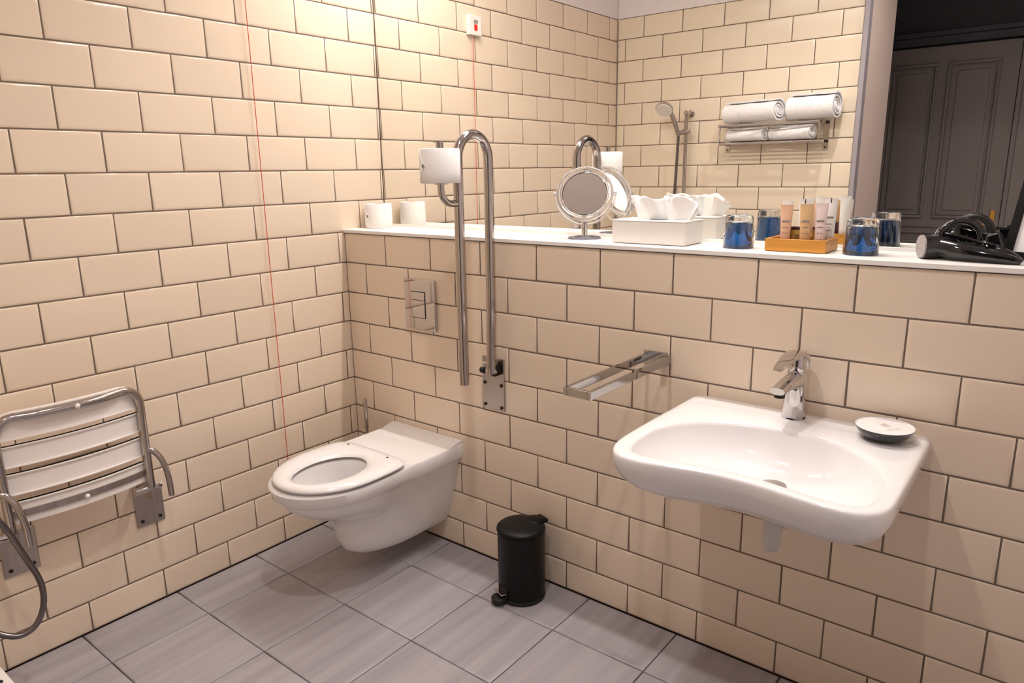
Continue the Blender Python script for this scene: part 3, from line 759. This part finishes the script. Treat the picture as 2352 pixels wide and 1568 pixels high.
mk('carton', MB().box(1.658, 1.669, .108, .134, zb, zb + .052), 'maroon_card', SB2, bevel=.0008)
mk('gold_panel', MB().box(1.6595, 1.6675, .1065, .1079, zb + .004, zb + .046), 'gold_foil', SB2)

# hair dryer
HD = thing('hair_dryer', 'black hair dryer with coiled cable lying on the ledge', 'hair dryer', (1.95, .08, LEDGE))
ax = Vector((0.86, 0.51, 0)).normalized()
g0 = Vector((1.903, .070, 1.149))
mk('barrel', MB().lathe([(.0225, .0), (.0265, .001), (.0270, .010), (.0268, .030), (.0262, .050), (.024, .066), (.020, .080)], g0, 40, axis=tuple(ax)), 'black_gloss', HD, smooth=True, angle=60)
mk('air_grille', MB().lathe([(.0245, -.0030), (.0248, .0005), (.0225, .0015)], g0, 40, axis=tuple(ax)).lathe([(.001, -.0040), (.0150, -.0038), (.0240, -.0030), (.0240, -.0010)], g0, 40, axis=tuple(ax)), 'silver_mesh', HD, smooth=True)
hp_ = [g0 + ax * .030, g0 + ax * .030 + Vector((.022, -.012, -.002)), Vector((1.972, .062, 1.1435)), Vector((2.000, .056, 1.1405)), Vector((2.030, .052, 1.1370)), Vector((2.055, .050, 1.1340)), Vector((2.075, .048, 1.1310)), Vector((2.088, .047, 1.1275))]
hq = chaikin([tuple(p) for p in hp_], 2, False)
mk('handle', MB().tube(hq, [.022 - .016 * (i / (len(hq) - 1)) ** 1.3 for i in range(len(hq))], 20), 'black_gloss', HD, smooth=True, angle=60)
nz = chaikin([(2.020, .078, 1.150), (2.035, .074, 1.152), (2.055, .064, 1.146), (2.075, .056, 1.137), (2.090, .052, 1.1285)], 2, False)
mk('nozzle', MB().tube(nz, [.013 - .0085 * i / (len(nz) - 1) for i in range(len(nz))], 16), 'black_gloss', HD, smooth=True, angle=60)
for k in range(6):
    cc = Vector((1.970 + .003 * (k % 3), .092 + .0085 * k, 1.170)); lp = []
    rr = .036 - .002 * (k % 2)
    for i in range(33):
        a = 2 * PI * i / 32
        e1 = Vector((.96, .28 - .05 * k, 0)); e2 = Vector((-.06, .20 - .04 * k, .97)).normalized()
        lp.append(cc + e1 * (rr * 1.05 * math.cos(a)) + e2 * (rr * .98 * math.sin(a)))
    mk('cable', MB().tube(lp, .0054, 12, False), 'rubber' if k % 2 else 'black_gloss', HD, smooth=True)
mk('cable', MB().tube(chaikin([(1.935, .090, 1.178), (1.96, .085, 1.176), (1.99, .08, 1.168), (2.022, .075, 1.158)], 2, False), .0038, 10), 'black_gloss', HD, smooth=True)
mk('cable', MB().tube(chaikin([(2.000, .115, 1.180), (2.02, .105, 1.176), (2.045, .095, 1.176)], 2, False), .0036, 10), 'rubber', HD, smooth=True)
pg = mk('plug', MB().obox((2.036, .088, 1.166), (.9, -.1, .35), (.1, 1, 0), (-.35, 0, .9), .012, .012, .015).obox((2.028, .070, 1.148), (1, -.1, -.25), (.1, 1, 0), (.25, 0, 1), .014, .010, .016), 'black_gloss', HD, bevel=.003)
for q in [(2.026, .0580, 1.157), (2.031, .0570, 1.140)]:
    mk('plug_pin', MB().lathe([(.0022, 0), (.0022, .006), (.001, .007)], q, 10, axis=(-.2, -.9, .1)), 'chrome', pg, smooth=True)
mk('power_cord_bow', MB().tube(chaikin([(1.985, .10, 1.140), (1.995, .085, 1.150), (2.01, .08, 1.160), (2.02, .08, 1.164)], 2, False), .0036, 10), 'rubber', HD, smooth=True)

# framed notice at the right end of the ledge
NF = thing('framed_notice', 'white notice in a black frame leaning on the mirror beside the hair dryer', 'notice', (2.12, .12, LEDGE))
fw = Vector((math.cos(-.42), math.sin(-.42), 0)); fn = Vector((fw.y, -fw.x, 0))
ln = 0.26
upv = (Vector((0, 0, 1)) * math.cos(ln) - fn * math.sin(ln)).normalized(); fn2 = fw.cross(upv).normalized() 
b0 = Vector((2.052, .128, LEDGE + .002))
def fb(u0, u1, v0, v1, d0, d1):
    c_ = b0 + fw * ((u0 + u1) / 2) + upv * ((v0 + v1) / 2) + fn2 * ((d0 + d1) / 2)
    return MB().obox(c_, fw, upv, fn2, (u1 - u0) / 2, (v1 - v0) / 2, (d1 - d0) / 2)
FW_, FH_, FT = .150, .210, .0165
mk('frame_bar', fb(0, FT, 0, FH_, 0, .012), 'black_matt', NF, bevel=.001)
mk('frame_bar', fb(FW_ - FT, FW_, 0, FH_, 0, .012), 'black_matt', NF, bevel=.001)
mk('frame_bar', fb(FT, FW_ - FT, 0, FT, 0, .012), 'black_matt', NF, bevel=.001)
mk('frame_bar', fb(FT, FW_ - FT, FH_ - FT, FH_, 0, .012), 'black_matt', NF, bevel=.001)
sheet = mk('sheet', fb(FT, FW_ - FT, FT, FH_ - FT, .003, .006), 'lavender_white' if 'lavender_white' in MT else 'paper', NF)
for k in range(7):
    mk('printed_line', fb(FT + .018, FW_ - FT - .014 - .01 * (k % 3), FH_ - .150 + .010 * k, FH_ - .1485 + .010 * k, .0062, .0066), 'ink_grey', sheet)

# ------------------------------------------------------------------ folded shower seat on the left wall
SS = thing('shower_chair', 'folded-up white slatted shower chair with steel tube frame on the left wall', 'shower chair', (0.0, -1.035, 0.45))
ya, yb_ = -0.852, -1.228
ymid, yh = (ya + yb_) / 2, (ya - yb_) / 2
def xs(y): return 0.078 + 0.026 * (1 - ((y - ymid) / yh) ** 2)
def slat(z0, z1, ym, yM, th=.012, n=20, zr=0.0):
    v = []; f = []
    for i in range(n + 1):
        y = ym + (yM - ym) * i / n; x = xs(y); e = min(i, n - i) / n
        rz = zr * max(0, 1 - e * n / 3.0) ** 2
        v += [(x, y, z0), (x + th, y, z0), (x + th, y, z1 - rz), (x, y, z1 - rz)]
    for i in range(n):
        for j in range(4): f.append((i * 4 + j, i * 4 + (j + 1) % 4, (i + 1) * 4 + (j + 1) % 4, (i + 1) * 4 + j))
    f += [(0, 1, 2, 3), (n * 4 + 3, n * 4 + 2, n * 4 + 1, n * 4)]
    return MB().add(v, f)
sl = [(.676, .748), (.603, .660), (.528, .585), (.446, .508)]
for i, (a_, b_) in enumerate(sl):
    s1 = mk('slat', slat(a_, b_, yb_ + (.0 if i == 0 else .014), ya - (.0 if i == 0 else .014), zr=.035 if i == 0 else 0), 'cushion_white', SS, smooth=True, angle=40, bevel=.001)
    for zz in ([b_ - .0012] if i else []) + ([a_ + .0012] if i < 3 else []):
        mk('slat_edge', slat(zz - .0012, zz + .0012, yb_ + .014, ya - .014, .0175), 'cushion_white', s1, smooth=True, angle=40)
mk('side_rail', slat(  .446, .6755, ya - .0138, ya, n=4), 'cushion_white', SS, smooth=True, angle=40)
mk('side_rail', slat(  .446, .6755, yb_, yb_ + .0138, n=4), 'cushion_white', SS, smooth=True, angle=40)
tfp = [(0.105, ya - .008, .430), (0.105, ya - .008, .60)] + [(0.106, ya - .053 + .045 * math.cos(a), .690 + .045 * math.sin(a)) for a in [PI / 2 * k / 8 for k in range(9)]]
tfp += [(xs(y) + .026, y, .735) for y in [ya - .10 - k * (2 * yh - .20) / 10 for k in range(11)]]
tfp += [(0.106, yb_ + .053 - .045 * math.sin(a), .690 + .045 * math.cos(a)) for a in [PI / 2 * k / 8 for k in range(9)]] + [(0.105, yb_ + .008, .60), (0.105, yb_ + .008, .430)]
mk('tube_frame', MB().tube(tfp, .0120, 14), 'bright_steel', SS, smooth=True, angle=60)
fbv = []; fbf = []
n = 16
for i in range(n + 1):
    y = yb_ + .020 + (ya - yb_ - .040) * i / n; x = xs(y) + .0125
    fbv += [(x, y, .466), (x + .004, y, .466), (x + .004, y, .484), (x, y, .484)]
for i in range(n):
    for j in range(4): fbf.append((i * 4 + j, i * 4 + (j + 1) % 4, (i + 1) * 4 + (j + 1) % 4, (i + 1) * 4 + j))
fbf += [(0, 1, 2, 3), (n * 4 + 3, n * 4 + 2, n * 4 + 1, n * 4)]
mk('cross_bar', MB().add(fbv, fbf), 'brushed_steel', SS, smooth=True, angle=40)
for (yy, zz, xx) in [(-1.033, .735, xs(-1.033) + .036), (-1.037, .471, xs(-1.037) + .0155)]:
    mk('cap', MB().lathe([(.007, 0), (.0068, .003), (.004, .006), (.001, .007)], (xx, yy, zz), 16, axis='x'), 'white_plastic', SS, smooth=True)
for (ys, y0_, y1_) in [(ya, -.874, -.788), (yb_, -1.229, -1.142)]:
    wp = mk('wall_plate', MB().box(0.0, .006, y0_, y1_, .266, .392), 'brushed_steel', SS, bevel=.002)
    for q in [(y0_ + .016, .284), (y1_ - .016, .284)]:
        mk('screw', MB().lathe([(.0055, 0), (.005, .003), (.002, .004)], (.006, q[0], q[1]), 12, axis='x'), 'dark_metal', wp, smooth=True)
    mk('hinge_arm', MB().box(.004, .110, y0_ + .012, y0_ + .022, .385, .440), 'brushed_steel', wp, bevel=.002)
    mk('hinge_barrel', MB().lathe([(.0115, -.030), (.0115, .018), (.0115, .021), (.0095, .021), (.0095, .045)], (.098, ys - .022, .424), 18, axis='y'), 'chrome', SS, smooth=True, angle=40)
    arm_ = chaikin([(.108, ys - .008, .548), (.118, ys + .010, .540), (.130, ys + .026, .505), (.134, ys + .034, .450), (.136, ys + .034, .395)], 3, False)
    sa_ = mk('stop_arm', MB().tube(arm_, .0085, 12), 'bright_steel', SS, smooth=True, angle=60)

# ------------------------------------------------------------------ emergency pull cord
AL = thing('alarm_switch', 'white emergency call box with red centre on the left wall', 'switch', (0, -.346, 1.93))
ab = mk('box', MB().box(0, .020, -.386, -.306, 1.892, 1.972), 'white_plastic', AL, bevel=.003)
mk('red_panel', MB().box(.0201, .0215, -.357, -.337, 1.912, 1.936), 'red_plastic', ab)
mk('green_panel', MB().box(.0201, .0215, -.360, -.334, 1.940, 1.954), 'ink_grey', ab)
cd = mk('pull_cord', MB().tube([(.014, -.335, 1.893), (.013, -.334, 1.1), (.012, -.334, .30)], .00125, 8), 'red_cord', None, smooth=True, org=(.012, -.335, .3))
tag(cd, 'thin red emergency cord hanging down the left tiled wall', 'cord')

# ------------------------------------------------------------------ shower set on the far wall (seen in the mirror)
SH = thing('shower_rail', 'chrome shower rail with hand shower on the wall seen in the mirror', 'shower', (0.456, YF, 1.1))
mk('riser', MB().tube([(.456, YF + .055, .95), (.456, YF + .055, 1.612)], .0095, 14), 'bright_steel', SH, smooth=True)
for zz in (1.605, .975):
    mk('wall_mount', MB().lathe([(.020, 0), (.020, .004), (.0115, .006), (.0115, .052), (.013, .066), (.010, .070)], (.456, YF, zz), 20, axis='y'), 'bright_steel', SH, smooth=True, angle=40)
sl_ = mk('slider', MB().tube([(.425, YF + .070, 1.505), (.482, YF + .060, 1.515)], .0125, 14).lathe([(.018, -.012), (.018, .012)], (.456, YF + .055, 1.513), 18), 'bright_steel', SH, smooth=True, angle=40)
mk('knob', MB().lathe([(.012, 0), (.012, .014), (.009, .017)], (.466, YF + .065, 1.513), 16, axis=(1, .2, .1)), 'chrome', sl_, smooth=True)
mk('hand_shower', MB().tube([(.422, YF + .072, 1.490), (.412, YF + .085, 1.540), (.398, YF + .100, 1.590), (.386, YF + .112, 1.618)], [.0095, .0115, .0125, .013], 14), 'brushed_steel', SH, smooth=True)
hdir = Vector((.10, .62, -.72)).normalized()
hcn = Vector((.368, YF + .135, 1.628))
mk('spray_head', MB().lathe([(.012, -.026), (.036, -.016), (.046, -.004), (.047, .007), (.044, .010)], hcn, 32, axis=tuple(hdir)), 'chrome', SH, smooth=True, angle=50)
mk('spray_face', MB().lathe([(.043, .0101), (.042, .013), (.001, .014)], hcn, 32, axis=tuple(hdir)), 'white_plastic', SH, smooth=True)
ho = chaikin([(.422, YF + .072, 1.490), (.414, YF + .075, 1.20), (.400, YF + .085, .95), (.340, YF + .13, .74), (.25, -1.330, .60), (.205, -1.262, .520), (.20, -1.226, .400), (.20, -1.200, .320), (.20, -1.203, .250), (.20, -1.235, .196), (.19, -1.290, .195), (.13, -1.38, .30), (.10, -1.47, .48), (.22, YF + .06, .66), (.40, YF + .052, .74), (.456, YF + .050, .85)], 3, False)
mk('hose', MB().tube(ho, .0075, 12), 'hose_metal', SH, smooth=True, angle=60)
mk('valve', MB().tube([(.37, YF + .045, .88), (.54, YF + .045, .88)], .021, 18), 'chrome', SH, smooth=True, angle=50)

# bath stool in the bottom left corner
ST = thing('bath_stool', 'white plastic stool top with drain hole in the shower corner', 'stool', (.40, -1.44, 0))
mk('top', MB().box(.25, .62, -1.555, -1.357, .228, .252), 'white_plastic', ST, bevel=.004)
for k, x in enumerate([.30, .37, .446, .54]):
    mk('drain_hole', MB().lathe([(.009, 0), (.009, .0008)], (x, -1.380, .2519), 16), 'dark_hole', ST)
for x in (.27, .60):
    for y in (-1.535, -1.375): mk('leg', MB().tube([(x, y, 0), (x, y, .229)], .012, 12), 'white_plastic', ST, smooth=True, angle=40)

# towel rack and rolled towels
RK = thing('towel_rack', 'two-tier chrome towel rack on the far tiled wall seen in the mirror', 'rack', (.92, YF, 1.48))
for (z, d0, d1) in [(1.527, .012, .132), (1.440, .012, .122)]:
    for k, yy in enumerate([d0 + (d1 - d0) * q / 4 for q in range(5)]):
        mk('rail', MB().tube([(.668, YF + yy, z), (1.150, YF + yy, z)], .0045, 10), 'chrome', RK, smooth=True)
for x in (.668, 1.150):
    mk('bracket', MB().box(x - .003, x + .003, YF + .0, YF + .136, 1.520, 1.534).box(x - .003, x + .003, YF + .0, YF + .126, 1.433, 1.447).box(x - .003, x + .003, YF + .112, YF + .124, 1.440, 1.522), 'chrome', RK, bevel=.001)
    bp_ = mk('mount_plate', MB().box(x - .013, x + .013, YF, YF + .004, 1.402, 1.535), 'bright_steel', RK, bevel=.001)
    mk('screw', MB().lathe([(.0045, 0), (.004, .003)], (x, YF + .004, 1.412), 10, axis='y'), 'dark_metal', bp_)
def towel(loc, L, Rr, label, yaw=0, turns=3.3, th=.0085):
    c = Vector(loc)
    pts = []; n = int(turns * 26)
    for i in range(n + 1):
        a = 2 * PI * turns * i / n; r = Rr - th * .5 - (a / (2 * PI)) * ((Rr - th) / (turns + .25))
        wob = 1 + .03 * math.sin(3 * a + 1)
        pts.append((r * wob * math.cos(a + 1.2), r * wob * math.sin(a + 1.2)))
    v = []; f = []
    NS = 8
    for s in range(NS + 1):
        u_ = -L / 2 + L * s / NS
        for i, p in enumerate(pts):
            q = pts[min(i + 1, n)]; p0 = pts[max(i - 1, 0)]
            tx, tz = q[0] - p0[0], q[1] - p0[1]; l = math.hypot(tx, tz) or 1; nx, nz = -tz / l * th * .47, tx / l * th * .47
            bul = 1 + .02 * math.sin(s * 1.7 + i * .07)
            e = .006 * math.sin(i * .21) if s in (0, NS) else 0
            v.append((u_ + e, (p[0] + nx) * bul, (p[1] + nz) * bul)); v.append((u_ + e, (p[0] - nx) * bul, (p[1] - nz) * bul))
    m_ = 2 * (n + 1)
    for s in range(NS):
        for i in range(n):
            a = s * m_ + 2 * i; b = a + m_
            f += [(a, a + 2, b + 2, b), (a + 1, b + 1, b + 3, a + 3)]
        a = s * m_; b = a + m_; f.append((a, b, b + 1, a + 1)); a += 2 * n; b += 2 * n; f.append((a, a + 1, b + 1, b))
    for s in (0, NS):
        for i in range(n):
            a = s * m_ + 2 * i; f.append((a, a + 1, a + 3, a + 2))
    ca, sa = math.cos(yaw), math.sin(yaw)
    vw = [(c.x + p[0] * ca - p[1] * sa, c.y + p[0] * sa + p[1] * ca, c.z + p[2]) for p in v]
    o = mk('rolled_towel', MB().add(vw, f), 'towel', None, smooth=True, angle=60, org=loc)
    return tag(o, label, 'towel', 'rolled white towels on the towel rack')
towel((.822, YF + .090, 1.5315 + .056), .285, .055, 'thick rolled white towel on the upper rack tier, left one in the mirror', .22)
towel((1.102, YF + .068, 1.5315 + .064), .215, .063, 'thickest rolled white towel on the upper rack tier, right one in the mirror', .05, 3.6)
towel((.792, YF + .074, 1.4445 + .036), .195, .035, 'thin rolled white towel on the lower rack tier, left one in the mirror', .18, 2.3)
towel((1.010, YF + .068, 1.4445 + .037), .200, .036, 'thin rolled white towel on the lower rack tier, right one in the mirror', .12, 2.6)

# ------------------------------------------------------------------ dark panelled door in the hall
dl, dr, dt = 1.000, 1.766, 2.005
DR = struct('door_1', MB().box(dl, dr, YH - .05, YH - .010, 0.006, dt), 'door_paint', bevel=.001)
def frame_mb(x0, x1, z0, z1, w_, ya_, yb2):
    return MB().box(x0, x1, ya_, yb2, z1 - w_, z1).box(x0, x1, ya_, yb2, z0, z0 + w_).box(x0, x0 + w_, ya_, yb2, z0 + w_, z1 - w_).box(x1 - w_, x1, ya_, yb2, z0 + w_, z1 - w_)
for (a_, b_) in [(1.098, 1.362), (1.414, 1.678)]:
    for (z0_, z1_) in [(1.000, 1.910), (.16, .86)]:
        mk('panel_moulding', frame_mb(a_, b_, z0_, z1_, .016, YH - .0102, YH + .006), 'door_paint', DR, bevel=.005, seg=2)
        mk('panel_moulding', frame_mb(a_ + .020, b_ - .020, z0_ + .020, z1_ - .020, .009, YH - .0102, YH - .003), 'door_paint', DR, bevel=.003)
        mk('panel', MB().box(a_ + .050, b_ - .050, YH - .0102, YH - .002, z0_ + .050, z1_ - .050), 'door_paint', DR, bevel=.006, seg=2)
mk('rail_moulding', MB().box(dl, dr, YH - .0102, YH + .004, .905, .917).box(dl, dr, YH - .0102, YH + .004, .945, .955), 'door_paint', DR, bevel=.003)
dhh = mk('door_handle', MB().box(1.716, 1.744, YH - .010, YH - .004, .880, 1.055), 'brass', DR, bevel=.004)
mk('lever', MB().tube([(1.730, YH - .006, .972), (1.730, YH + .040, .972), (1.715, YH + .046, .972), (1.630, YH + .046, .970)], .0075, 12), 'brass', dhh, smooth=True)
mk('escutcheon', MB().lathe([(.012, 0), (.012, .008)], (1.730, YH - .004, .915), 16, axis='y'), 'brass', dhh, smooth=True)
struct('trim_5', MB().box(dr + .004, dr + .030, YH - .05, YH + .006, 0, dt + .01).box(dr + .030, dr + .105, YH - .05, YH + .018, 0, dt + .01), 'door_paint', bevel=.003)
struct('trim_6', MB().box(dl - .10, dr + .105, YH - .05, YH + .016, dt + .011, dt + .055).box(dl - .12, dr + .125, YH - .05, YH + .036, dt + .056, dt + .082), 'hall_paint', bevel=.004)
struct('trim_7', MB().box(dl - .10, dl - .004, YH - .05, YH + .018, 0, dt + .01), 'door_paint', bevel=.003)
